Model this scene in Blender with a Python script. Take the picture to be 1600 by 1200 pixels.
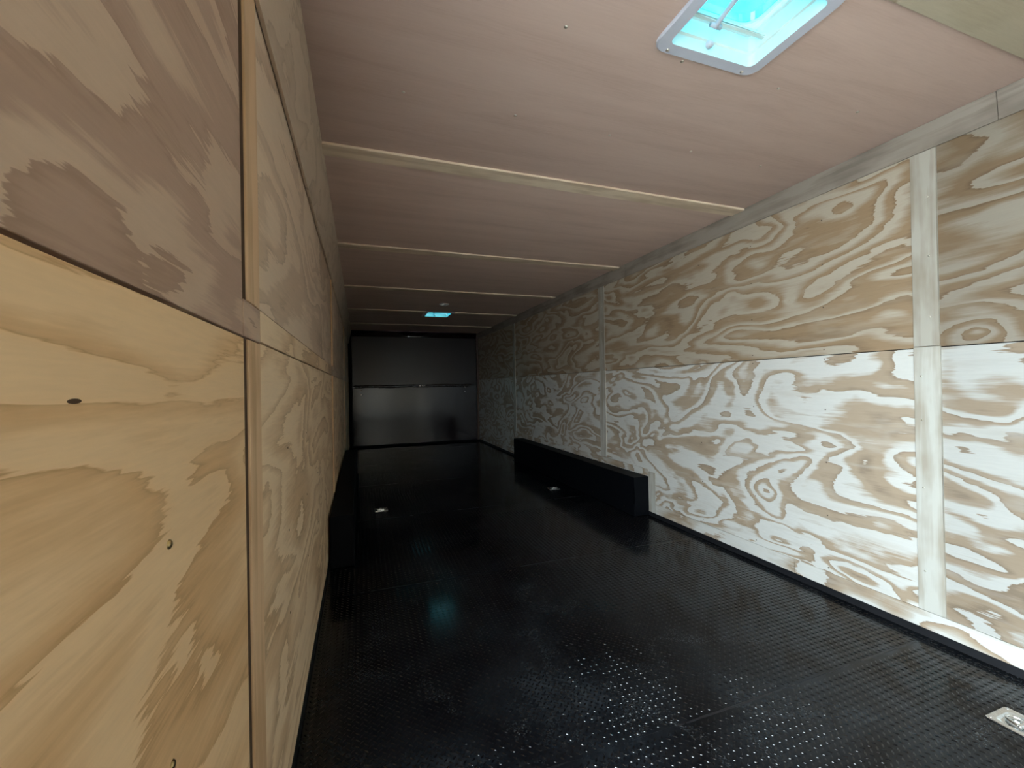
import bpy, bmesh, math, random
import numpy as np
from mathutils import Matrix, Vector

# ------------------------------------------------------------------ scene, camera, world, daylight
for o in list(bpy.data.objects):
    bpy.data.objects.remove(o, do_unlink=True)
SC = bpy.context.scene
COL = SC.collection
SC.view_settings.view_transform = 'Standard'
SC.view_settings.look = 'None'
SC.view_settings.gamma = 1.0
SC.view_settings.use_curve_mapping = False
SC.view_settings.exposure = 1.95

cam_d = bpy.data.cameras.new('camera')
cam_d.sensor_fit = 'HORIZONTAL'
cam_d.sensor_width = 36.0
cam_d.lens = 669.9 / 1600.0 * 36.0
cam_d.clip_start = 0.01
cam = bpy.data.objects.new('camera', cam_d)
COL.objects.link(cam)
_f = Vector((0.33380458, 0.94263535, 0.00361849))
_r = Vector((0.94251688, -0.33369509, -0.017593))
_u = Vector((0.01537631, -0.00928312, 0.99983868))
cam.matrix_world = Matrix(((_r.x, _u.x, -_f.x, 0.0), (_r.y, _u.y, -_f.y, 0.0),
                           (_r.z, _u.z, -_f.z, 1.08), (0, 0, 0, 1)))
SC.camera = cam

SKY = 9.0
world = bpy.data.worlds.new('world')
SC.world = world
world.use_nodes = True
bg = world.node_tree.nodes['Background']
bg.inputs['Color'].default_value = (0.78, 0.93, 1.0, 1)      # even overcast sky
bg.inputs['Strength'].default_value = SKY


def portal(name, loc, rot, sx, sy):
    """guides the sampling of the sky through an opening; gives no light of its own"""
    l = bpy.data.lights.new(name, 'AREA')
    l.shape = 'RECTANGLE'
    l.size, l.size_y = sx, sy
    l.cycles.is_portal = True
    o = bpy.data.objects.new(name, l)
    o.location = loc
    o.rotation_euler = rot
    COL.objects.link(o)


# room numbers, metres; the camera stands at x=0, y=0
XL, XR = -0.202, 2.290            # faces of the side walls
ZF, ZC = -0.035, 2.156            # floor, ceiling (wood of the walls starts at z=0)
YB, YE = -1.45, 8.512             # wall behind the camera, far end
DY0, DY1, DZ1 = -0.80, 0.28, 1.93   # side door opening in the left wall, beside and behind the camera
VENTS = [(1.10, 0.962, 0.42, 0.345), (1.10, 6.345, 0.42, 0.43)]   # centre x, y, size x, y of the ceiling flange

portal('door_daylight_portal', (XL - 0.07, (DY0 + DY1) / 2, (ZF + DZ1) / 2), (0, -math.pi / 2, 0), DZ1 - ZF, DY1 - DY0)

# ------------------------------------------------------------------ node helpers
def new_mat(name):
    m = bpy.data.materials.new(name)
    m.use_nodes = True
    nt = m.node_tree
    return m, nt, nt.nodes['Principled BSDF']


def N(nt, kind, **kw):
    n = nt.nodes.new(kind)
    for k, v in kw.items():
        if k in n.inputs.keys():
            n.inputs[k].default_value = v
        else:
            setattr(n, k, v)
    return n


def mth(nt, op, a, b=None, c=None):
    n = nt.nodes.new('ShaderNodeMath')
    n.operation = op
    for i, v in enumerate((a, b, c)):
        if v is None:
            continue
        if isinstance(v, (int, float)):
            n.inputs[i].default_value = v
        else:
            nt.links.new(v, n.inputs[i])
    return n.outputs[0]


def ramp(nt, fac, stops, interp='LINEAR'):
    n = nt.nodes.new('ShaderNodeValToRGB')
    cr = n.color_ramp
    cr.interpolation = interp
    while len(cr.elements) > 1:
        cr.elements.remove(cr.elements[-1])
    cr.elements[0].position = stops[0][0]
    cr.elements[0].color = (*stops[0][1], 1)
    for p, c in stops[1:]:
        e = cr.elements.new(p)
        e.color = (*c, 1)
    nt.links.new(fac, n.inputs[0])
    return n.outputs[0]


def mix(nt, fac, a, b, blend='MIX'):
    n = nt.nodes.new('ShaderNodeMix')
    n.data_type = 'RGBA'
    n.blend_type = blend
    for v, i in ((fac, 0), (a, 6), (b, 7)):
        if isinstance(v, (int, float)):
            n.inputs[i].default_value = v
        elif isinstance(v, tuple):
            n.inputs[i].default_value = (*v, 1)
        else:
            nt.links.new(v, n.inputs[i])
    return n.outputs[2]


def grain_uv(nt, along, across, seed):
    """position turned so that x runs along the grain and y across it (metres)"""
    g = nt.nodes.new('ShaderNodeNewGeometry')
    s = nt.nodes.new('ShaderNodeSeparateXYZ')
    nt.links.new(g.outputs['Position'], s.inputs[0])
    c = nt.nodes.new('ShaderNodeCombineXYZ')
    nt.links.new(s.outputs[along], c.inputs[0])
    nt.links.new(s.outputs[across], c.inputs[1])
    c.inputs[2].default_value = seed
    return c.outputs[0]


def scaled(nt, vec, sx, sy, off=(0, 0, 0)):
    n = nt.nodes.new('ShaderNodeMapping')
    n.inputs['Scale'].default_value = (sx, sy, 1)
    n.inputs['Location'].default_value = off
    nt.links.new(vec, n.inputs[0])
    return n.outputs[0]


def noise(nt, vec, scale=1.0, detail=2.0, rough=0.5, dist=0.0):
    n = nt.nodes.new('ShaderNodeTexNoise')
    n.inputs['Scale'].default_value = scale
    n.inputs['Detail'].default_value = detail
    n.inputs['Roughness'].default_value = rough
    n.inputs['Distortion'].default_value = dist
    nt.links.new(vec, n.inputs['Vector'])
    return n.outputs[0]


def plywood(name, seed, light, mid, dark, along=1, across=2, su=1.5, sv=3.6, bands=7.0, jag=0.16,
            rough=0.45, soft=0.06, fine=0.22, edge=0.46, dist=0.7, detail=2.0, drift_amt=0.3, width=1.0, kn=(2.2, 4.2, 3.0)):
    """rotary-cut softwood face: nested growth-ring contours with ragged edges, streaked along the grain"""
    m, nt, bs = new_mat(name)
    uv = grain_uv(nt, along, across, seed)
    base = noise(nt, scaled(nt, uv, su, sv), 1.0, detail, 0.45, dist)
    wob = noise(nt, scaled(nt, uv, su * 4.0, sv * 3.2, (3.1, 1.7, seed * 2)), 1.0, 2.0, 0.5)
    strk = noise(nt, scaled(nt, uv, 5.0, 95.0, (0, 0, seed)), 1.0, 2.5, 0.6)
    strk2 = noise(nt, scaled(nt, uv, 22.0, 240.0, (9, 0, seed)), 1.0, 2.0, 0.6)
    # knots: steep little hills in the ring field give eyes and pinched bundles of lines
    vo = nt.nodes.new('ShaderNodeTexVoronoi')
    vo.inputs['Scale'].default_value = 1.0
    nt.links.new(scaled(nt, uv, kn[0], kn[1], (1.3, 2.9, 0)), vo.inputs['Vector'])
    dd = mth(nt, 'ADD', vo.outputs['Distance'], mth(nt, 'MULTIPLY', mth(nt, 'SUBTRACT', wob, 0.5), 0.35))
    hill = mth(nt, 'POWER', mth(nt, 'MAXIMUM', mth(nt, 'SUBTRACT', 1.0, mth(nt, 'DIVIDE', dd, 0.45)), 0.0), 2.0)
    sgn = mth(nt, 'SUBTRACT', mth(nt, 'MULTIPLY', noise(nt, scaled(nt, uv, kn[0] * 0.9, kn[1] * 0.9, (8, 8, seed)), 1.0, 0.0), 2.0), 0.75)
    h = mth(nt, 'ADD', mth(nt, 'MULTIPLY', base, bands), mth(nt, 'MULTIPLY', mth(nt, 'MULTIPLY', hill, sgn), kn[2]))
    h = mth(nt, 'ADD', h, mth(nt, 'MULTIPLY', mth(nt, 'SUBTRACT', wob, 0.5), 0.9))
    h = mth(nt, 'ADD', h, mth(nt, 'MULTIPLY', mth(nt, 'SUBTRACT', strk, 0.5), jag * 2.2))
    h = mth(nt, 'ADD', h, mth(nt, 'MULTIPLY', mth(nt, 'SUBTRACT', strk2, 0.5), jag * 0.6))
    saw = mth(nt, 'FRACT', h)
    wid = noise(nt, scaled(nt, uv, su * 1.3, sv * 0.9, (7, 3, seed + 9)), 1.0, 1.0)
    gam = mth(nt, 'ADD', 0.15, mth(nt, 'MULTIPLY', mth(nt, 'POWER', wid, 2.0), 3.4 * width))
    saw = mth(nt, 'POWER', saw, gam)
    e = edge
    lm = tuple(a * 0.35 + b * 0.65 for a, b in zip(mid, light))
    md = tuple(a * 0.6 + b * 0.4 for a, b in zip(mid, dark))
    col = ramp(nt, saw, [(0.0, dark), (0.045, md), (0.13, mid), (max(0.17, e - soft), mid), (e, lm), (e + 0.05 + soft * 0.3, light),
                         (0.965, light), (0.985, mid), (1.0, dark)])
    # broad tone drift and fine fibre streaks
    drift = noise(nt, scaled(nt, uv, 0.8, 1.8, (5, 5, seed + 4)), 1.0, 2.0)
    col = mix(nt, mth(nt, 'MULTIPLY', drift, drift_amt), col, lm)
    smear = noise(nt, scaled(nt, uv, 2.6, 17.0, (4, 1, seed + 2)), 1.0, 3.0, 0.6, 0.3)
    col = mix(nt, mth(nt, 'MULTIPLY', mth(nt, 'MAXIMUM', mth(nt, 'SUBTRACT', smear, 0.52), 0.0), 2.6), col, lm)
    fib = mth(nt, 'ADD', mth(nt, 'MULTIPLY', strk2, 0.55), mth(nt, 'MULTIPLY', strk, 0.45))
    v = mth(nt, 'ADD', 1.0 - fine * 0.5, mth(nt, 'MULTIPLY', fib, fine))
    vc = nt.nodes.new('ShaderNodeCombineColor')
    for i in range(3):
        nt.links.new(v, vc.inputs[i])
    col = mix(nt, 1.0, col, vc.outputs[0], 'MULTIPLY')
    nt.links.new(col, bs.inputs['Base Color'])
    bs.inputs['Roughness'].default_value = rough
    bs.inputs['Specular IOR Level'].default_value = 0.4
    b = nt.nodes.new('ShaderNodeBump')
    b.inputs['Strength'].default_value = 0.12
    b.inputs['Distance'].default_value = 0.002
    nt.links.new(fib, b.inputs['Height'])
    nt.links.new(b.outputs[0], bs.inputs['Normal'])
    return m


def lumber(name, seed, light, dark, along=2, across=1, rough=0.5, sv=28.0, su=1.6):
    """ripped plywood strip: long soft streaks"""
    m, nt, bs = new_mat(name)
    uv = grain_uv(nt, along, across, seed)
    a = noise(nt, scaled(nt, uv, su, sv), 1.0, 3.0, 0.55, 0.4)
    b = noise(nt, scaled(nt, uv, 4.0, 9.0, (2, 2, seed)), 1.0, 3.0)
    f = mth(nt, 'ADD', mth(nt, 'MULTIPLY', a, 0.5), mth(nt, 'MULTIPLY', b, 0.5))
    col = ramp(nt, f, [(0.40, dark), (0.48, tuple((p + q) / 2 for p, q in zip(light, dark))), (0.55, light)])
    nt.links.new(col, bs.inputs['Base Color'])
    bs.inputs['Roughness'].default_value = rough
    bs.inputs['Specular IOR Level'].default_value = 0.35
    return m


def plain(name, col, rough=0.5, metal=0.0, spec=0.5, nscale=20.0, var=0.12, bump=0.0):
    m, nt, bs = new_mat(name)
    g = nt.nodes.new('ShaderNodeTexCoord')
    n = noise(nt, g.outputs['Object'], nscale, 3.0)
    c = ramp(nt, n, [(0.3, tuple(x * (1 - var) for x in col)), (0.7, tuple(min(1, x * (1 + var)) for x in col))])
    nt.links.new(c, bs.inputs['Base Color'])
    bs.inputs['Roughness'].default_value = rough
    bs.inputs['Metallic'].default_value = metal
    bs.inputs['Specular IOR Level'].default_value = spec
    if bump:
        b = nt.nodes.new('ShaderNodeBump')
        b.inputs['Strength'].default_value = bump
        b.inputs['Distance'].default_value = 0.003
        nt.links.new(n, b.inputs['Height'])
        nt.links.new(b.outputs[0], bs.inputs['Normal'])
    return m


# ------------------------------------------------------------------ materials
PALE = dict(light=(0.62, 0.61, 0.58), mid=(0.365, 0.265, 0.175), dark=(0.24, 0.165, 0.105))
WARM = dict(light=(0.44, 0.38, 0.305), mid=(0.285, 0.185, 0.103), dark=(0.19, 0.115, 0.06))
GOLD = dict(light=(0.90, 0.635, 0.38), mid=(0.72, 0.455, 0.235), dark=(0.54, 0.315, 0.145))
GOLD2 = dict(light=(0.92, 0.71, 0.49), mid=(0.70, 0.48, 0.29), dark=(0.51, 0.33, 0.18))  # paler copy for sheets farther in, offsetting the weaker light there
MAUVE2 = dict(light=(0.80, 0.63, 0.48), mid=(0.64, 0.475, 0.35), dark=(0.48, 0.345, 0.245))  # far upper sheets, likewise lightened where less light arrives
MAUVE = dict(light=(0.62, 0.455, 0.34), mid=(0.45, 0.305, 0.235), dark=(0.37, 0.24, 0.175))
M = {}


def shade(d, k):
    """darker copy of a sheet; dimmer light near the viewer put into its colour"""
    return {n: tuple(x * k for x in c) for n, c in d.items()}


M['ply_r_low'] = [plywood('plywood_pale_%d' % i, 3.3 + i * 7.1, su=1.35, sv=2.9, bands=8, dist=0.9, detail=2.4, soft=0.13, **(shade(PALE, 0.72) if i == 0 else PALE)) for i in (1, 0, 2, 3, 4)]
M['ply_r_up'] = [plywood('plywood_warm_%d' % i, 31.7 + i * 5.3, su=1.1, sv=3.4, bands=8, soft=0.24, edge=0.56, kn=(2.0, 4.0, 3.2), **(shade(WARM, 0.6) if i == 0 else WARM)) for i in (1, 0, 2, 3, 4)]
M['ply_l_low'] = [plywood('plywood_gold_low_%d' % i, 51.2 + i * 6.7, su=1.0, sv=3.2, bands=6, soft=0.3, jag=0.22, kn=(1.6, 3.2, 4.0), **(GOLD if i == 0 else GOLD2)) for i in range(4)]
M['ply_l_up'] = [plywood('plywood_gold_up_%d' % i, 77.9 + i * 4.9, su=0.9, sv=3.0, bands=4.5, soft=0.12, jag=0.25, kn=(1.6, 3.0, 3.0), **(MAUVE if i == 0 else MAUVE2)) for i in range(4)]
M['batten_v'] = lumber('batten_pale', 5.0, (0.51, 0.495, 0.45), (0.37, 0.325, 0.265))
M['batten_v_up'] = lumber('batten_darker', 5.5, (0.40, 0.37, 0.32), (0.30, 0.255, 0.20))  # upper batten pieces in a darker tone
M['batten_gold'] = lumber('batten_gold', 6.0, (0.76, 0.52, 0.32), (0.60, 0.385, 0.215))
M['batten_x'] = lumber('batten_ceiling', 8.0, (0.82, 0.67, 0.51), (0.64, 0.49, 0.355), along=0, across=1)
M['cove_r'] = lumber('cove_strip_pale', 11.0, (0.30, 0.255, 0.215), (0.20, 0.165, 0.135), along=1, across=2, sv=22)
M['cove_l'] = plywood('cove_strip_left', 13.0, (0.66, 0.53, 0.41), (0.57, 0.445, 0.335), (0.44, 0.33, 0.24), su=2.2, sv=4.5, bands=4, soft=0.3)
M['base_r'] = plywood('base_strip_pale', 14.0, su=1.4, sv=3.0, bands=5, soft=0.3, **PALE)
M['header'] = plywood('plywood_header', 17.0, (0.42, 0.36, 0.265), (0.34, 0.28, 0.19), (0.27, 0.205, 0.13), along=0, across=1, su=1.2, sv=3.5, bands=4, soft=0.3, kn=(1.5, 3.0, 0.0))
M['screw'] = plain('zinc_screw', (0.62, 0.58, 0.50), 0.3, 0.9)
M['brass'] = plain('brass_screw', (0.45, 0.33, 0.16), 0.3, 1.0)
M['dark_screw'] = plain('dark_screw', (0.10, 0.07, 0.05), 0.5, 0.4)
M['black_rubber'] = plain('black_rubber_trim', (0.010, 0.010, 0.012), 0.5, 0.0, 0.3)
M['black_box'] = plain('black_painted_steel', (0.003, 0.0035, 0.005), 0.55, 0.0, 0.08, 40)
M['chrome'] = plain('zinc_plate', (0.80, 0.82, 0.82), 0.22, 1.0, var=0.08, nscale=60)
M['white_plastic'] = plain('white_plastic', (0.50, 0.51, 0.58), 0.35, 0.0, 0.5, var=0.03)
M['mint_plastic'] = plain('white_vent_well', (0.62, 0.70, 0.67), 0.4, 0.0, 0.5, var=0.03)
M['light_lens'] = plain('frosted_lens', (0.75, 0.75, 0.74), 0.3, 0.0, 0.5, var=0.03)
M['bolt'] = plain('bright_bolt', (0.85, 0.85, 0.86), 0.2, 1.0, var=0.05)
M['ply_core_shade'] = plain('plywood_edge_shadow_gap', (0.09, 0.055, 0.035), 0.8, 0, 0.1)  # dark plywood core; on the groove strip it stands for shade
M['gravel'] = plain('pale_gravel', (0.52, 0.50, 0.47), 0.9, 0.0, 0.2, 6.0, 0.2)


def lauan(k, seed):
    m, nt, bs = new_mat('lauan_ceiling')
    uv = grain_uv(nt, 0, 1, seed)
    a = noise(nt, scaled(nt, uv, 1.0, 9.0), 1.0, 4.0, 0.6, 0.6)
    b = noise(nt, scaled(nt, uv, 12.0, 160.0), 1.0, 2.0, 0.6)
    f = mth(nt, 'ADD', mth(nt, 'MULTIPLY', a, 0.75), mth(nt, 'MULTIPLY', b, 0.25))
    c = ramp(nt, f, [(0.30, (0.46 * k, 0.325 * k, 0.27 * k)), (0.5, (0.53 * k, 0.385 * k, 0.325 * k)), (0.72, (0.58 * k, 0.43 * k, 0.365 * k))])
    nt.links.new(c, bs.inputs['Base Color'])
    bs.inputs['Roughness'].default_value = 0.5
    bs.inputs['Specular IOR Level'].default_value = 0.35
    return m


def floor_rubber():
    m, nt, bs = new_mat('black_tread_rubber')
    g = nt.nodes.new('ShaderNodeNewGeometry')
    d = noise(nt, g.outputs['Position'], 2.2, 5.0, 0.62, 0.6)
    s = noise(nt, g.outputs['Position'], 60.0, 2.0, 0.6)
    dust = mth(nt, 'MULTIPLY', d, mth(nt, 'ADD', 0.7, mth(nt, 'MULTIPLY', s, 0.6)))
    c = ramp(nt, dust, [(0.40, (0.003, 0.0035, 0.005)), (0.58, (0.009, 0.011, 0.014)), (0.78, (0.030, 0.035, 0.041))])
    # sparse whitish scuffs
    a = noise(nt, g.outputs['Position'], 3.7, 3.0, 0.6, 1.0)
    b = noise(nt, g.outputs['Position'], 140.0, 3.0, 0.7)
    sc = mth(nt, 'MULTIPLY', mth(nt, 'MULTIPLY', mth(nt, 'SUBTRACT', a, 0.56), 9.0), mth(nt, 'MULTIPLY', mth(nt, 'SUBTRACT', b, 0.54), 7.0))
    ok = mth(nt, 'MULTIPLY', mth(nt, 'GREATER_THAN', a, 0.56), mth(nt, 'GREATER_THAN', b, 0.54))
    sc = mth(nt, 'MINIMUM', mth(nt, 'MULTIPLY', sc, ok), 1.0)
    c = mix(nt, sc, c, (0.11, 0.12, 0.125))
    nt.links.new(c, bs.inputs['Base Color'])
    r = mth(nt, 'ADD', 0.03, mth(nt, 'MULTIPLY', dust, 0.22))
    nt.links.new(r, bs.inputs['Roughness'])
    bs.inputs['Specular IOR Level'].default_value = 0.21
    return m


def scuffed_bead():
    m, nt, bs = new_mat('scuffed_seam_bead')
    g = nt.nodes.new('ShaderNodeNewGeometry')
    d = noise(nt, g.outputs['Position'], 28.0, 4.0, 0.7)
    c = ramp(nt, d, [(0.55, (0.006, 0.006, 0.008)), (0.66, (0.03, 0.033, 0.036)), (0.80, (0.10, 0.105, 0.11))])
    nt.links.new(c, bs.inputs['Base Color'])
    bs.inputs['Roughness'].default_value = 0.4
    return m


def end_black(name, rough):
    m, nt, bs = new_mat(name)
    g = nt.nodes.new('ShaderNodeNewGeometry')
    d = noise(nt, g.outputs['Position'], 1.6, 3.0, 0.5)
    f = noise(nt, g.outputs['Position'], 45.0, 2.0, 0.5)
    c = ramp(nt, d, [(0.3, (0.010, 0.005, 0.007)), (0.7, (0.016, 0.009, 0.011))])
    nt.links.new(c, bs.inputs['Base Color'])
    bs.inputs['Roughness'].default_value = rough
    bs.inputs['Specular IOR Level'].default_value = 0.6
    b = nt.nodes.new('ShaderNodeBump')
    b.inputs['Strength'].default_value = 0.10
    b.inputs['Distance'].default_value = 0.002
    nt.links.new(f, b.inputs['Height'])
    nt.links.new(b.outputs[0], bs.inputs['Normal'])
    return m


def cyan_lid():
    m, nt, bs = new_mat('cyan_tinted_acrylic')
    out = nt.nodes['Material Output']
    tr = nt.nodes.new('ShaderNodeBsdfTransparent')
    g = nt.nodes.new('ShaderNodeTexCoord')
    n = noise(nt, g.outputs['Object'], 14.0, 3.0)
    c = ramp(nt, n, [(0.3, (0.005, 0.085, 0.11)), (0.7, (0.009, 0.11, 0.13))])
    nt.links.new(c, tr.inputs['Color'])
    gl = nt.nodes.new('ShaderNodeBsdfGlossy')
    gl.inputs['Roughness'].default_value = 0.15
    gl.inputs['Color'].default_value = (0.7, 0.9, 0.9, 1)
    mx = nt.nodes.new('ShaderNodeMixShader')
    mx.inputs[0].default_value = 0.06
    nt.links.new(tr.outputs[0], mx.inputs[1])
    nt.links.new(gl.outputs[0], mx.inputs[2])
    nt.links.new(mx.outputs[0], out.inputs['Surface'])
    return m


M['lauan'] = [lauan(k, sd) for k, sd in ((1.02, 2.0), (1.3, 5.0), (1.36, 8.0), (1.36, 11.0), (1.3, 14.0), (1.25, 17.0))]  # farther panels made lighter in colour to offset the fading light
M['floor'] = floor_rubber()
M['bead'] = scuffed_bead()
M['tread'] = plain('polished_tread', (0.002, 0.002, 0.003), 0.10, 0.0, 0.5)
M['tread'].node_tree.nodes['Principled BSDF'].inputs['IOR'].default_value = 1.55
M['end_up'] = end_black('black_gloss_upper', 0.30)
M['end_low'] = end_black('black_gloss_lower', 0.13)
M['lid'] = cyan_lid()

# ------------------------------------------------------------------ object helpers
def mark(o, label=None, category=None, group=None, kind=None):
    for k, v in (('label', label), ('category', category), ('group', group), ('kind', kind)):
        if v:
            o[k] = v
    return o


def empty(name, loc=(0, 0, 0)):
    o = bpy.data.objects.new(name, None)
    o.empty_display_size = 0.1
    o.location = loc
    COL.objects.link(o)
    return o


def link(name, me, mat, parent=None, smooth=False):
    o = bpy.data.objects.new(name, me)
    if mat is not None and not me.materials:
        me.materials.append(mat)
    COL.objects.link(o)
    if parent is not None:
        o.parent = parent
    if smooth:
        for p in me.polygons:
            p.use_smooth = True
    return o


def bm_mesh(bm, name):
    bmesh.ops.recalc_face_normals(bm, faces=bm.faces[:])
    me = bpy.data.meshes.new(name)
    bm.to_mesh(me)
    bm.free()
    return me


def add_box(bm, lo, hi):
    vs = [bm.verts.new((x, y, z)) for z in (lo[2], hi[2]) for y in (lo[1], hi[1]) for x in (lo[0], hi[0])]
    for q in ((0, 1, 3, 2), (4, 5, 7, 6), (0, 1, 5, 4), (2, 3, 7, 6), (0, 2, 6, 4), (1, 3, 7, 5)):
        bm.faces.new([vs[i] for i in q])


def box(name, lo, hi, mat, parent=None, bevel=0.0, origin=None):
    """a board; world coordinates, origin at its own centre"""
    c = Vector([(a + b) / 2 for a, b in zip(lo, hi)])
    bm = bmesh.new()
    add_box(bm, Vector(lo) - c, Vector(hi) - c)
    if bevel:
        bmesh.ops.bevel(bm, geom=bm.edges[:], offset=bevel, segments=2, affect='EDGES', profile=0.5)
    o = link(name, bm_mesh(bm, name), mat, parent)
    o.location = c - (parent_loc(parent))
    return o


def parent_loc(p):
    v = Vector((0, 0, 0))
    while p is not None:
        v += p.location
        p = p.parent
    return v


def prism(name, pts, axis, a0, a1, mat, parent=None, bevel=0.0, smooth=False):
    """extrude a closed profile along an axis (0,1,2); pts are the two other coordinates in order"""
    bm = bmesh.new()
    def mk(p, a):
        c = [p[0], p[1]]
        c.insert(axis, a)
        return bm.verts.new(c)
    A = [mk(p, a0) for p in pts]
    B = [mk(p, a1) for p in pts]
    n = len(pts)
    bm.faces.new(A)
    bm.faces.new(B[::-1])
    for i in range(n):
        bm.faces.new((A[i], A[(i + 1) % n], B[(i + 1) % n], B[i]))
    if bevel:
        bmesh.ops.bevel(bm, geom=bm.edges[:], offset=bevel, segments=2, affect='EDGES', profile=0.5)
    o = link(name, bm_mesh(bm, name), mat, parent, smooth)
    if parent is not None:
        o.location = -parent_loc(parent)
    return o


def tube_mesh(name, pts, r, seg=10):
    bm = bmesh.new()
    rings = []
    for i, p in enumerate(pts):
        p = Vector(p)
        d = (Vector(pts[min(i + 1, len(pts) - 1)]) - Vector(pts[max(i - 1, 0)])).normalized()
        a = d.orthogonal().normalized()
        b = d.cross(a)
        if rings:
            # keep the frame from twisting
            pa = rings[-1][1]
            a = (pa - d * pa.dot(d)).normalized()
            b = d.cross(a)
        rings.append(([bm.verts.new(p + (a * math.cos(t) + b * math.sin(t)) * r)
                       for t in [2 * math.pi * k / seg for k in range(seg)]], a))
    for (A, _), (B, _) in zip(rings, rings[1:]):
        for k in range(seg):
            bm.faces.new((A[k], A[(k + 1) % seg], B[(k + 1) % seg], B[k]))
    bm.faces.new(rings[0][0])
    bm.faces.new(rings[-1][0][::-1])
    return bm_mesh(bm, name)


def dome_mesh(name, r, h, seg=12, rings=3):
    """low pan head on the plane z=0, bulging to +z"""
    bm = bmesh.new()
    prev = [bm.verts.new((r * math.cos(2 * math.pi * k / seg), r * math.sin(2 * math.pi * k / seg), -0.001)) for k in range(seg)]
    bm.faces.new(prev[::-1])
    for j in range(0, rings):
        t = j / rings * math.pi / 2
        ring = [bm.verts.new((r * math.cos(t) * math.cos(2 * math.pi * k / seg), r * math.cos(t) * math.sin(2 * math.pi * k / seg),
                              h * math.sin(t) + 0.0003)) for k in range(seg)]
        for k in range(seg):
            bm.faces.new((prev[k], prev[(k + 1) % seg], ring[(k + 1) % seg], ring[k]))
        prev = ring
    top = bm.verts.new((0, 0, h))
    for k in range(seg):
        bm.faces.new((prev[k], prev[(k + 1) % seg], top))
    me = bm_mesh(bm, name)
    for p in me.polygons:
        p.use_smooth = True
    return me


def rrect(cx, cy, sx, sy, r, n=6):
    pts = []
    for qx, qy, a0 in ((1, 1, 0), (-1, 1, 90), (-1, -1, 180), (1, -1, 270)):
        for k in range(n + 1):
            a = math.radians(a0 + 90 * k / n)
            pts.append((cx + qx * (sx / 2 - r) + r * math.cos(a), cy + qy * (sy / 2 - r) + r * math.sin(a)))
    return pts


def loft(name, loops, mat, parent=None, closed=False, cap=(False, False), smooth=False):
    """skin a list of equally long closed loops of 3-D points"""
    bm = bmesh.new()
    R = [[bm.verts.new(p) for p in lp] for lp in loops]
    if closed:
        R.append(R[0])
    for A, B in zip(R, R[1:]):
        n = len(A)
        for k in range(n):
            bm.faces.new((A[k], A[(k + 1) % n], B[(k + 1) % n], B[k]))
    if cap[0]:
        bm.faces.new(R[0][::-1])
    if cap[1]:
        bm.faces.new(R[-1])
    return link(name, bm_mesh(bm, name), mat, parent, smooth)


SCREW = {'screw': dome_mesh('screw_head', 0.0062, 0.0030), 'brass': dome_mesh('brass_screw_head', 0.0055, 0.0028),
         'dark_screw': dome_mesh('dark_screw_head', 0.0034, 0.0010), 'bolt': dome_mesh('bolt_head', 0.020, 0.012)}
for k in SCREW:
    SCREW[k].materials.append(M[k])
FACE = {'+x': (0, math.pi / 2, 0), '-x': (0, -math.pi / 2, 0), '-y': (math.pi / 2, 0, 0), '-z': (math.pi, 0, 0), '+z': (0, 0, 0)}


def screw(kind, loc, face, parent, name='screw'):
    o = bpy.data.objects.new(name, SCREW[kind])
    COL.objects.link(o)
    o.parent = parent
    o.location = Vector(loc) - parent_loc(parent)
    o.rotation_euler = FACE[face]
    return o


T = 0.012      # plywood sheet
G = 0.0015     # joint half gap
# ------------------------------------------------------------------ right wall
wr = mark(empty('wall_right', (XR, 4.0, 0)), 'right wall of pale plywood sheets with vertical battens', kind='structure')
box('wall_backing', (XR + T + 0.001, YB, ZF - 0.05), (XR + 0.06, YE + 0.05, ZC + 0.06), M['black_rubber'], wr)
ZS = 1.211
cols = [(YB, 0.62), (0.62, 1.134), (1.134, 3.735), (3.735, 6.385), (6.385, YE)]  # first sheet, out of view, split off paler to bounce light leftwards
scr_rows = [0.10, 0.373, 0.65, 0.925, 1.19, 1.24, 1.46, 1.685, 1.915]
for i, (a, b) in enumerate(cols):
    lo = box('plywood_sheet', (XR, a + G, 0.0), (XR + T, b - G, ZS - 0.0025), M['ply_r_low'][i], wr, 0.0012)
    up = box('plywood_sheet', (XR - 0.0005, a + G, ZS + 0.001), (XR + T, b - G, ZC), M['ply_r_up'][i], wr, 0.0012)
    n = 5
    for k in range(1, n + 1):
        y = a + (b - a) * k / (n + 1)
        if a < 1:
            y = 0.72
            if k > 1 or a < 0:
                continue
        for z in scr_rows:
            if 3.03 < y < 6.0 and z < 0.36:
                continue
            if y > 5.2:
                continue
            screw('dark_screw', (XR - 0.0004 if z > ZS else XR, y, z), '-x', up if z > ZS else lo)
BT = 0.009
for y0, y1 in ((1.088, 1.180), (3.685, 3.790), (6.285, 6.380)):
    zb = 0.08 if y0 < 3 else (0.36 if y0 < 6 else 0.36)
    lo = box('batten', (XR - BT, y0, zb), (XR, y1, ZS + 0.004), M['batten_v'], wr, 0.0015)
    up = box('batten', (XR - BT, y0 + 0.002, ZS + 0.006), (XR, y1 - 0.001, 2.048), M['batten_v_up'], wr, 0.0015)
    for z in (0.25, 0.61, 0.9, 1.09):
        if z > zb:
            screw('screw', (XR - BT, (y0 + y1) / 2 + 0.02, z), '-x', lo).scale = (0.6, 0.6, 0.6)
    for z in (1.34, 1.6, 1.85):
        screw('screw', (XR - BT, (y0 + y1) / 2 - 0.015, z), '-x', up).scale = (0.6, 0.6, 0.6)
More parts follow.
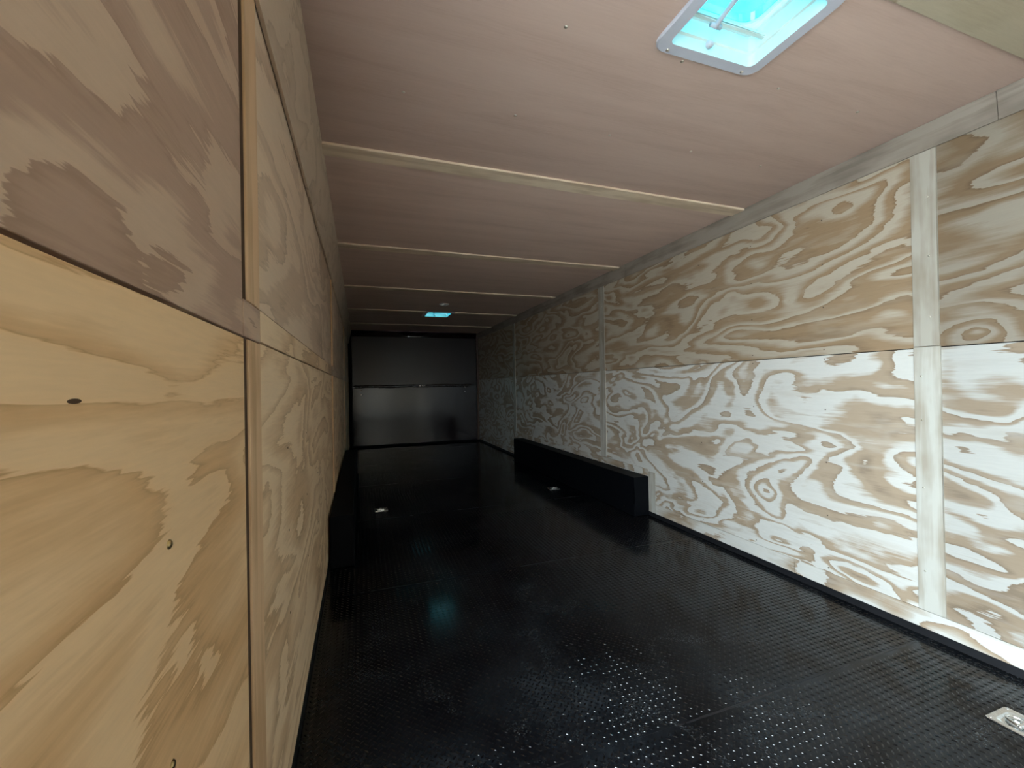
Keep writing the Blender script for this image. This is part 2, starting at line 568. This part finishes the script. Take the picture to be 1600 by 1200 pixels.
# low strip along the floor, up and over the wheel box
for a, b in ((YB, 1.75), (1.752, 2.952)):
    box('base_strip', (XR - 0.006, a, 0.0), (XR, b, 0.078), M['base_r'], wr, 0.0015)
box('base_strip', (XR - 0.006, 2.954, 0.0), (XR, 3.040, 0.335), M['batten_v'], wr, 0.002)
box('base_strip', (XR - 0.006, 3.042, 0.298), (XR, 6.02, 0.352), M['base_r'], wr, 0.0015)
box('base_strip', (XR - 0.006, 6.022, 0.0), (XR, YE - 0.03, 0.078), M['base_r'], wr, 0.0015)

# ------------------------------------------------------------------ left wall (with the side door the photographer stands in)
wl = mark(empty('wall_left', (XL, 4.0, 0)), 'left wall of golden plywood sheets close to the viewer', kind='structure')
wb = bmesh.new()
for lo, hi in (((-0.06, DY1 + 0.02, ZF - 0.05), (-T - 0.001, YE + 0.05, ZC + 0.06)),
               ((-0.06, YB - 0.06, ZF - 0.05), (-T - 0.001, DY0 - 0.02, ZC + 0.06)),
               ((-0.06, DY0 - 0.02, DZ1 + 0.02), (-T - 0.001, DY1 + 0.02, ZC + 0.06))):
    add_box(wb, (XL + lo[0], lo[1], lo[2]), (XL + hi[0], hi[1], hi[2]))
o = link('wall_backing', bm_mesh(wb, 'wall_backing'), M['ply_core_shade'], wl)
o.location = -parent_loc(wl)
ZLS = 1.179
lcols = [(DY1, 0.914), (1.050, 3.52), (3.52, 6.10), (6.10, YE)]
for i, (a, b) in enumerate(lcols):
    s0 = ZLS if i == 0 else ZLS + 0.003
    lo = box('plywood_sheet', (XL - T, a + G, 0.0), (XL, b - G, s0 - 0.002), M['ply_l_low'][i], wl, 0.0012)
    u0 = s0 + 0.002 if i != 1 else 1.254
    up = box('plywood_sheet', (XL - T, a + G, u0), (XL - 0.001, b - G, ZC), M['ply_l_up'][i], wl, 0.0012)
    if i == 1:
        box('filler_strip', (XL - T, a + G, s0 + 0.002), (XL + 0.001, b - G, 1.251), M['ply_l_low'][2], wl, 0.0012)
    ys = ((0.575,), (1.4, 1.85, 2.3, 2.75), (), ())[i]
    for y in ys:
        for z in ((0.668, 0.911) if i == 0 else (0.43, 0.67, 0.91)):
            screw('brass' if i == 0 else 'dark_screw', (XL, y, z), '+x', lo)
LB = 0.010
for k, (y0, y1) in enumerate(((0.945, 1.050), (3.47, 3.575), (6.05, 6.155))):
    zb = 0.0 if k == 0 else 0.30
    xb, xf = (XL - T, XL + 0.001) if k == 0 else (XL, XL + LB)
    box('batten', (xb, y0 + 0.004, zb), (xf, y1 - 0.001, ZLS - 0.001), M['batten_gold'], wl, 0.002)
    box('batten', (xb, y0 + 0.003, 1.252), (xf, y1 - 0.001, 2.05 if k == 0 else 1.90), M['batten_gold'], wl, 0.002)
    box('filler_block', (xb, y0 - 0.030 if k == 0 else y0 + 0.004, ZLS + 0.001), (XL + 0.001, y1 - 0.001, 1.250), M['ply_l_up'][0], wl, 0.001)
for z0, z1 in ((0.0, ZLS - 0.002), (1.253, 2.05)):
    box('groove_shade_strip', (XL - T, 0.9155, z0), (XL - 0.0035, 0.9475, z1), M['ply_core_shade'], wl)  # dark strip painting in the shade of the groove beside the batten
kb = bmesh.new()
for k in range(16):
    kb.verts.new((0, 0.0085 * math.cos(math.pi * k / 8), 0.0020 * math.sin(math.pi * k / 8)))
kb.faces.new(kb.verts[:])
ext = bmesh.ops.extrude_face_region(kb, geom=kb.faces[:])
bmesh.ops.translate(kb, vec=(-0.002, 0, 0), verts=[v for v in ext['geom'] if isinstance(v, bmesh.types.BMVert)])
kn = link('knot', bm_mesh(kb, 'knot'), M['ply_core_shade'], wl)
kn.location = Vector((XL + 0.0004, 0.412, 1.074)) - parent_loc(wl)
for a, b in ((YB, DY0), ):
    box('plywood_sheet', (XL - T, a, 0.0), (XL, b, ZC), M['ply_l_low'][3], wl)
box('plywood_sheet', (XL - T, DY0, DZ1), (XL, DY1, ZC), M['ply_l_up'][3], wl)

# ------------------------------------------------------------------ wall behind the viewer
wk = mark(empty('wall_back', (1.0, YB, 0)), 'plywood wall behind the viewer', kind='structure')
box('wall_backing', (XL - 0.06, YB - 0.06, ZF - 0.05), (XR + 0.06, YB - T, ZC + 0.06), M['black_rubber'], wk)
box('plywood_sheet', (XL, YB - T, 0.0), (XR, YB, ZS - 0.002), M['ply_r_low'][2], wk)
box('plywood_sheet', (XL, YB - T, ZS + 0.002), (XR, YB, ZC), M['ply_r_up'][2], wk)

# ------------------------------------------------------------------ floor
fl = mark(empty('floor', (1.0, 4.0, ZF)), 'black rubber tread floor with raised diamonds and scuffed seams', kind='structure')
box('floor_deck', (XL - 0.06, YB - 0.06, ZF - 0.06), (XR + 0.06, YE + 0.08, ZF - 0.004), M['black_rubber'], fl)
seams = [-0.19, 1.148, 2.486, 3.824, 5.162, 6.50, 7.838]
ed = [YB] + seams + [YE]
rng = random.Random(4)
for a, b in zip(ed, ed[1:]):
    box('rubber_sheet', (XL, a + 0.001, ZF - 0.004), (XR, b - 0.001, ZF), M['floor'], fl)
for y in seams[1:]:
    # wavy bead of the welded joint
    pts_a, n = [], 90
    bm = bmesh.new()
    rows = []
    for k in range(n + 1):
        x = XL + 0.004 + (XR - XL - 0.008) * k / n
        w = 0.004 + 0.002 * rng.random()
        hh = -0.0006 + 0.0009 * math.sin(x * 7.3 + y * 5) + 0.0010 * rng.random()
        yy = y + 0.004 * math.sin(x * 3.1 + y) + rng.uniform(-0.001, 0.001)
        rows.append([bm.verts.new((x, yy - w, ZF - 0.0005)), bm.verts.new((x, yy - w * 0.4, ZF + hh)),
                     bm.verts.new((x, yy + w * 0.4, ZF + hh)), bm.verts.new((x, yy + w, ZF - 0.0005))])
    for A, B in zip(rows, rows[1:]):
        for k in range(3):
            bm.faces.new((A[k], B[k], B[k + 1], A[k + 1]))
    o = link('seam_bead', bm_mesh(bm, 'seam_bead'), M['bead'], fl, True)
    o.location = -parent_loc(fl)
# black upstand below the plywood of both walls
prism('floor_upstand', [(XR - 0.004, ZF), (XR + T, ZF), (XR + T, -0.0005), (XR - 0.002, -0.0005)], 1, YB, YE, M['black_rubber'], fl)
o = prism('floor_upstand', [(XL + 0.004, ZF), (XL + 0.002, -0.0005), (XL - T, -0.0005), (XL - T, ZF)], 1, DY1 + 0.02, YE, M['black_rubber'], fl)


def tread():
    """raised lozenges of the tread pattern, both diagonals, as one mesh"""
    p = 0.0262
    rg = np.random.default_rng(3)
    Vs, Qs, off = [], [], 0

    def add(y0, y1, ox, oy, ang, rings, jit):
        nonlocal off
        X, Y = np.meshgrid(np.arange(XL + 0.02, XR - 0.02, p), np.arange(y0, y1, p))
        x, y = X.ravel() + ox, Y.ravel() + oy
        ok = x < XR - 0.02
        for sm in seams:
            ok &= np.abs(y - sm) > 0.012
        x, y = x[ok], y[ok]
        n = len(x)
        a = np.radians(ang + rg.normal(0, jit, n))
        L = 0.0098
        if len(rings) > 2:
            base = [(-L, 0), (-L * .5, -L * .2225), (0, -L * .2925), (L * .5, -L * .2225), (L, 0), (L * .5, L * .2225), (0, L * .2925), (-L * .5, L * .2225)]
        else:
            base = [(-L, 0), (0, -L * .36), (L, 0), (0, L * .36)]
        e = len(base)
        V = np.array([(bx * k, by * k, h) for k, h in rings for bx, by in base])
        m = len(rings)
        F = [(q * e + i, q * e + (i + 1) % e, q * e + e + (i + 1) % e, q * e + e + i) for q in range(m - 1) for i in range(e)]
        t = (m - 1) * e
        F += [(t, t + 1, t + 2, t + 3)] if e == 4 else [(t, t + 1, t + 6, t + 7), (t + 1, t + 2, t + 5, t + 6), (t + 2, t + 3, t + 4, t + 5)]
        F = np.array(F)
        ca, sa = np.cos(a)[:, None], np.sin(a)[:, None]
        P = np.empty((n, m * e, 3), np.float32)
        P[:, :, 0] = x[:, None] + V[None, :, 0] * ca - V[None, :, 1] * sa
        P[:, :, 1] = y[:, None] + V[None, :, 0] * sa + V[None, :, 1] * ca
        P[:, :, 2] = V[None, :, 2] + ZF
        Vs.append(P.reshape(-1, 3))
        Qs.append((F[None] + (np.arange(n) * m * e)[:, None, None]).reshape(-1, 4) + off)
        off += n * m * e

    run = 0.22 * 0.0030
    hs = np.cumsum([0.0] + [run * math.tan(math.radians(t)) for t in (50, 42, 34, 27)])
    full = list(zip((1.0, 0.78, 0.56, 0.34, 0.12), hs))
    low = [(1.0, 0.0), (0.35, 0.0003)]
    add(0.30, 3.60, 0, 0, -45, full, 3.0)
    add(3.60, 6.00, 0, 0, -45, low, 1.0)
    add(0.30, 6.00, p / 2, p / 2, 45, low, 1.0)
    P = np.concatenate(Vs)
    Q = np.concatenate(Qs).astype(np.int32)
    me = bpy.data.meshes.new('tread_diamonds')
    me.vertices.add(len(P))
    me.vertices.foreach_set('co', P.ravel())
    me.loops.add(Q.size)
    me.loops.foreach_set('vertex_index', Q.ravel())
    me.polygons.add(len(Q))
    me.polygons.foreach_set('loop_start', np.arange(0, Q.size, 4, dtype=np.int32))
    me.polygons.foreach_set('use_smooth', np.zeros(len(Q), bool))
    me.update(calc_edges=True)
    o = link('tread_diamonds', me, M['tread'], fl)
    o.location = -parent_loc(fl)
    o['kind'] = 'stuff'


tread()

# ------------------------------------------------------------------ ceiling
ce = mark(empty('ceiling', (1.0, 4.0, ZC)), 'reddish brown lauan ceiling with pale transverse battens', kind='structure')
BY = [2.019, 3.382, 4.755, 6.127, 7.475]
ced = [0.70] + [y + 0.05 for y in BY] + [YE]


def holes_in(y0, y1):
    return [v for v in VENTS if y0 < v[1] < y1 or y0 < v[1] - v[3] / 2 < y1 or y0 < v[1] + v[3] / 2 < y1]


def slab(name, y0, y1, z0, z1, mat):
    bm = bmesh.new()
    hs = holes_in(y0, y1)
    if not hs:
        add_box(bm, (XL, y0 + G, z0), (XR, y1 - G, z1))
    else:
        cx, cy, sx, sy = hs[0]
        hx, hy = sx / 2 - 0.035, sy / 2 - 0.035
        a, b = max(y0 + G, cy - hy), min(y1 - G, cy + hy)
        add_box(bm, (XL, y0 + G, z0), (cx - hx, y1 - G, z1))
        add_box(bm, (cx + hx, y0 + G, z0), (XR, y1 - G, z1))
        if a > y0 + G:
            add_box(bm, (cx - hx, y0 + G, z0), (cx + hx, a, z1))
        if b < y1 - G:
            add_box(bm, (cx - hx, b, z0), (cx + hx, y1 - G, z1))
    o = link(name, bm_mesh(bm, name), mat, ce)
    o.location = -parent_loc(ce)
    return o


for i, (a, b) in enumerate(zip(ced, ced[1:])):
    s = slab('lauan_panel', a, b, ZC, ZC + 0.006, M['lauan'][i])
    rows = {0: (1.152, 1.596)}.get(i, ())
    for y in rows:
        for k in range(5):
            x = 0.165 + 0.4345 * k
            if y < 1.2 and k == 0:
                continue
            screw('screw', (x, y + 0.002 * ((k * 7) % 3 - 1), ZC), '-z', s)
# roof skin above, open under the vents
bm = bmesh.new()
ys = [YB - 0.06]
for cx, cy, sx, sy in VENTS:
    hx, hy = sx / 2 - 0.035, sy / 2 - 0.035
    add_box(bm, (XL - 0.06, ys[-1], ZC + 0.05), (XR + 0.06, cy - hy, ZC + 0.075))
    add_box(bm, (XL - 0.06, cy - hy, ZC + 0.05), (cx - hx, cy + hy, ZC + 0.075))
    add_box(bm, (cx + hx, cy - hy, ZC + 0.05), (XR + 0.06, cy + hy, ZC + 0.075))
    ys.append(cy + hy)
add_box(bm, (XL - 0.06, ys[-1], ZC + 0.05), (XR + 0.06, YE + 0.08, ZC + 0.075))
o = link('roof_skin', bm_mesh(bm, 'roof_skin'), M['black_rubber'], ce)
o.location = -parent_loc(ce)
# plywood header panel, hung a little lower, near the viewer
box('header_panel', (XL, YB, ZC - 0.012), (XR, 0.773, ZC - 0.0005), M['header'], ce, 0.0012)
# transverse battens
for k, y in enumerate(BY):
    spans = [(XL + 0.06, XR - 0.016)]
    if k == 3:
        v = VENTS[1]
        spans = [(XL + 0.06, v[0] - v[2] / 2 - 0.001), (v[0] + v[2] / 2 + 0.001, XR - 0.016)]
    for x0, x1 in spans:
        box('ceiling_batten', (x0, y, ZC - 0.012), (x1, y + 0.10, ZC), M['batten_x'], ce, 0.0015)

# cove strips where the walls meet the ceiling
def cove_strip(name, pts, y0, y1, mat, parent):
    return prism(name, pts, 1, y0, y1, mat, parent, 0.001)


t1 = mark(empty('trim_1', (XR, 4.0, 2.05)), 'narrow pale cove strip along top of right wall', kind='structure')
for a, b in ((YB, 0.90), (0.902, 3.30), (3.302, 5.70), (5.702, YE - 0.02)):
    cove_strip('cove_strip', [(XR - 0.002, 2.050), (XR - 0.011, 2.048), (XR - 0.0235, ZC - 0.001), (XR - 0.014, ZC - 0.001)], a, b, M['cove_r'], t1)
t2 = mark(empty('trim_2', (XL, 4.0, 1.93)), 'wide plywood cove board along top of left wall', kind='structure')
for a, b in ((DY1 + 0.01, 3.382), (3.384, 6.13), (6.132, YE - 0.02)):
    cove_strip('cove_board', [(XL + 0.001, 1.912), (XL + 0.012, 1.908), (XL + 0.062, ZC - 0.001), (XL + 0.050, ZC - 0.001)], a, b, M['cove_l'], t2)

# ------------------------------------------------------------------ far end: black ramp door in its frame
dr = mark(empty('door_1', (1.04, YE, ZF)), 'dark glossy end door of two panels with a rough middle seam', kind='structure')
box('frame_backing', (XL - 0.06, YE + 0.03, ZF - 0.06), (XR + 0.06, YE + 0.09, ZC + 0.06), M['black_rubber'], dr)
up = box('upper_panel', (XL + 0.062, YE, 1.108), (XR - 0.045, YE + 0.03, 2.06), M['end_up'], dr, 0.004)
up.rotation_euler = (math.radians(-0.9), 0, 0)
up.location.y += 0.006
box('lower_panel', (XL + 0.062, YE - 0.004, ZF + 0.03), (XR - 0.045, YE + 0.03, 1.100), M['end_low'], dr, 0.004)
box('frame_post', (XL, YE - 0.030, ZF), (XL + 0.058, YE + 0.03, ZC), M['black_box'], dr, 0.012)
box('frame_post', (XR - 0.042, YE - 0.020, ZF), (XR, YE + 0.03, ZC), plain('brown_post', (0.10, 0.055, 0.04), 0.5), dr, 0.006)
box('threshold', (XL, YE - 0.06, ZF), (XR, YE + 0.03, ZF + 0.028), M['black_box'], dr, 0.010)
hd = []
for k in range(13):
    a = math.pi / 2 * k / 12
    hd.append((YE - 0.002 - 0.055 + 0.055 * math.cos(a), 2.056 + 0.10 * math.sin(a)))
hd = [(YE + 0.03, 2.050)] + [(YE - 0.002 - 0.05 * (k / 12) ** 2, 2.052 + (ZC - 2.052) * k / 12) for k in range(13)] + [(YE + 0.03, ZC)]
prism('frame_header', hd, 0, XL + 0.05, XR - 0.04, M['end_low'], dr, 0, True)
# wrinkled seam strip
bm = bmesh.new()
rng = random.Random(9)
n = 150
rows = []
for k in range(n + 1):
    x = XL + 0.09 + (XR - 0.16 - XL - 0.09) * k / n
    z = 1.105 + 0.004 * math.sin(x * 9)
    rows.append([bm.verts.new((x, YE - 0.003, z - 0.030 + rng.uniform(-.004, .004))),
                 bm.verts.new((x, YE - 0.010 + rng.uniform(-.006, .004), z - 0.016)),
                 bm.verts.new((x, YE - 0.012 + rng.uniform(-.007, .006), z)),
                 bm.verts.new((x, YE - 0.010 + rng.uniform(-.006, .004), z + 0.016)),
                 bm.verts.new((x, YE - 0.002, z + 0.028 + rng.uniform(-.004, .004)))])
for A, B in zip(rows, rows[1:]):
    for k in range(4):
        bm.faces.new((A[k], B[k], B[k + 1], A[k + 1]))
o = link('seam_strip', bm_mesh(bm, 'seam_strip'), plain('wrinkled_black_caulk', (0.02, 0.014, 0.015), 0.16, 0, 0.8), dr, True)
o.location = -parent_loc(dr)
for x, z in ((0.022, 1.040), (0.022, 0.955), (1.995, 1.065), (1.995, 0.975)):
    screw('bolt', (x, YE - 0.006, z), '-y', dr, 'bolt')
for x in (1.10, 1.15, 1.19):
    screw('bolt', (x, YE - 0.014, 1.105), '-y', dr, 'bolt')

# ------------------------------------------------------------------ wheel boxes
def wheel_box(x0, x1, y0, y1, top, label, inner):
    r = mark(empty('wheel_box', ((x0 + x1) / 2, (y0 + y1) / 2, ZF)), label, 'wheel box')
    box('box_shell', (x0, y0, ZF + 0.002), (x1, y1, top), M['black_box'], r, 0.006)
    xi = x0 if inner < 0 else x1
    # folded flange along the floor and a seam lip along the top edge
    w = 0.018
    if inner < 0:
        box('floor_flange', (x0 - w, y0 - w, ZF + 0.0005), (x0, y1 + w, ZF + 0.004), M['black_box'], r, 0.001)
    else:
        box('floor_flange', (x1, y0 - w, ZF + 0.0005), (x1 + w, y1 + w, ZF + 0.004), M['black_box'], r, 0.001)
    for k in range(6):
        y = y0 + 0.15 + (y1 - y0 - 0.3) * k / 5
        screw('dark_screw', (xi + (-0.0002 if inner < 0 else 0.0002), y, 0.02), '-x' if inner < 0 else '+x', r)
    return r


wheel_box(2.142, XR - 0.0015, 3.040, 6.02, 0.293, 'long black wheel box at the foot of the pale right wall', -1)
wheel_box(XL + 0.0115, XL + 0.15, 2.87, 5.90, 0.290, 'black wheel box in shadow at the foot of the left wall', 1)

# ------------------------------------------------------------------ recessed tie-down rings
def d_ring(x, y, rot, label):
    r = mark(empty('tie_down_ring', (x, y, ZF)), label, 'tie-down ring', 'recessed tie-down rings in the floor')
    r.rotation_euler = (0, 0, rot)
    sx, sy, d = 0.122, 0.104, 0.012
    out0, out1 = rrect(0, 0, sx, sy, 0.012), rrect(0, 0, sx - 0.004, sy - 0.004, 0.011)
    i0, i1 = rrect(0, 0, sx - 0.034, sy - 0.034, 0.016), rrect(0, 0, sx - 0.050, sy - 0.050, 0.012)
    z = lambda L, h: [(a, b, h) for a, b in L]
    loft('dish_plate', [z(out0, 0.0002), z(out0, 0.0035), z(out1, 0.0045), z(i0, 0.0042), z(i1, 0.0012)], M['chrome'], r, cap=(False, True), smooth=False)
    pts = [(-0.022, -0.014, 0.0065)] + [(0.022 * math.cos(t) * -1, -0.010 + 0.034 * math.sin(t), 0.0075) for t in [math.pi * k / 10 for k in range(11)]] + [(0.022, -0.014, 0.0065)]
    o = link('ring', tube_mesh('ring', pts, 0.0042, 8), M['chrome'], r, True)
    bm = bmesh.new()
    add_box(bm, (-0.030, -0.022, 0.001), (0.030, -0.010, 0.0115))
    bmesh.ops.bevel(bm, geom=bm.edges[:], offset=0.003, segments=2, affect='EDGES')
    link('strap', bm_mesh(bm, 'strap'), M['chrome'], r)
    for sxx in (-1, 1):
        for syy in (-1, 1):
            s = bpy.data.objects.new('screw', SCREW['bolt'])
            COL.objects.link(s)
            s.parent = r
            s.location = (sxx * (sx / 2 - 0.011), syy * (sy / 2 - 0.011), 0.0044)
            s.scale = (0.22, 0.22, 0.15)
    return r


d_ring(0.160, 4.105, 0.05, 'chrome tie-down ring in dark floor between the left wall and the far end')
d_ring(1.945, 4.205, -0.06, 'chrome tie-down ring in dark floor beside the long black wheel box')
d_ring(1.975, 0.768, 0.0, 'pale tie-down ring plate nearest the viewer, at right edge of floor')

# ------------------------------------------------------------------ roof vents
def roof_vent(cx, cy, sx, sy, label, lift):
    r = mark(empty('roof_vent', (cx, cy, ZC)), label, 'roof vent', 'roof vents along the ceiling centre')
    zz = lambda L, h: [(a, b, h) for a, b in L]
    R0 = 0.045
    ox, oy = sx, sy
    ix, iy = sx - 0.082, sy - 0.082
    loft('flange', [zz(rrect(0, 0, ix, iy, 0.02), -0.010), zz(rrect(0, 0, ox - 0.008, oy - 0.008, R0), -0.010), zz(rrect(0, 0, ox, oy, R0), -0.006),
                    zz(rrect(0, 0, ox, oy, R0), -0.0004), zz(rrect(0, 0, ix + 0.006, iy + 0.006, 0.022), -0.0004)], M['white_plastic'], r, closed=True)
    well = loft('well', [zz(rrect(0, 0, ix, iy, 0.02), -0.010), zz(rrect(0, 0, ix, iy, 0.02), 0.030), zz(rrect(0, 0, ix - 0.012, iy - 0.012, 0.02), 0.034),
                         zz(rrect(0, 0, ix - 0.012, iy - 0.012, 0.02), 0.085), zz(rrect(0, 0, ix - 0.030, iy - 0.030, 0.02), 0.089), zz(rrect(0, 0, ix - 0.030, iy - 0.030, 0.02), 0.104),
                         zz(rrect(0, 0, ix + 0.03, iy + 0.03, 0.02), 0.104), zz(rrect(0, 0, ix + 0.03, iy + 0.03, 0.02), 0.078)], M['mint_plastic'], r)
    # lid: tinted pan with a pale rim, standing open on its crank
    h0 = 0.104 + lift
    bx, by = ix + 0.075, iy + 0.075
    lid = loft('lid', [zz(rrect(0, 0, bx - 0.07, by - 0.07, 0.05), h0 + 0.010), zz(rrect(0, 0, bx - 0.09, by - 0.09, 0.05), h0 + 0.028),
                       zz(rrect(0, 0, bx - 0.16, by - 0.16, 0.05), h0 + 0.034)], M['lid'], r, cap=(False, True), smooth=False)
    loft('lid_rim', [zz(rrect(0, 0, bx, by, 0.05), h0 - 0.012), zz(rrect(0, 0, bx, by, 0.05), h0 + 0.008), zz(rrect(0, 0, bx - 0.07, by - 0.07, 0.05), h0 + 0.012),
                     zz(rrect(0, 0, bx - 0.07, by - 0.07, 0.05), h0 + 0.002), zz(rrect(0, 0, bx - 0.012, by - 0.012, 0.05), h0 - 0.002),
                     zz(rrect(0, 0, bx - 0.012, by - 0.012, 0.05), h0 - 0.012)], M['mint_plastic'], lid, closed=True)
    # crank: cross bar, arm and knob
    arm = link('crank_arm', tube_mesh('crank_arm', [(-0.03, iy / 2 - 0.045, 0.035), (-0.03, iy / 2 - 0.06, 0.046), (-0.03, -iy / 2 + 0.05, 0.082), (-0.03, -iy / 2 + 0.02, 0.09)], 0.0085), M['white_plastic'], r, True)
    link('pivot', tube_mesh('pivot', [(-0.052, iy / 2 - 0.05, 0.040), (-0.012, iy / 2 - 0.05, 0.040)], 0.0075), M['white_plastic'], arm, True)
    bm = bmesh.new()
    add_box(bm, (-ix / 2, iy / 2 - 0.062, 0.048), (ix / 2, iy / 2 - 0.046, 0.060))
    bmesh.ops.bevel(bm, geom=bm.edges[:], offset=0.003, segments=2, affect='EDGES')
    link('cross_bar', bm_mesh(bm, 'cross_bar'), M['mint_plastic'], r)
    kn = dome_mesh('crank_knob', 0.013, 0.016)
    k = link('crank_knob', kn, M['white_plastic'], r)
    k.location = (-0.022, iy / 2 - 0.012, 0.014)
    k.rotation_euler = (math.radians(115), 0, 0)
    for x, y in ((-0.155, 1), (0.155, 1), (-0.155, -1), (0.155, -1)):
        screw('screw', (cx + x, cy + y * (oy / 2 - 0.016), ZC - 0.0099), '-z', r)
    return r


roof_vent(*VENTS[0], 'roof vent with white flange and bright cyan lid nearest the viewer', 0.022)
roof_vent(*VENTS[1], 'small distant cyan-lit roof vent beyond the round dome light', 0.03)
for k, (cx, cy, sx, sy) in enumerate(VENTS):
    portal('vent_daylight_portal', (cx, cy, ZC + 0.17), (0, 0, 0), sx, sy)

# ------------------------------------------------------------------ dome light
dl = mark(empty('dome_light', (1.045, 5.55, ZC)), 'small round pale dome light on the ceiling before the distant vent', 'ceiling light')
c = lambda r, h: [(r * math.cos(2 * math.pi * k / 28), r * math.sin(2 * math.pi * k / 28), -h) for k in range(28)]
loft('base_ring', [c(0.062, 0.0005), c(0.062, 0.008), c(0.058, 0.011), c(0.050, 0.011), c(0.049, 0.006)], M['white_plastic'], dl, smooth=True)
loft('lens', [c(0.050, 0.006), c(0.048, 0.013), c(0.038, 0.020), c(0.020, 0.024), c(0.004, 0.025)], M['light_lens'], dl, cap=(False, True), smooth=True)

# ------------------------------------------------------------------ outside the side door
g = box('ground', (-16, -14, -0.62), (14, 22, -0.50), M['gravel'])
mark(g, 'pale gravel yard outside the side door', kind='structure')
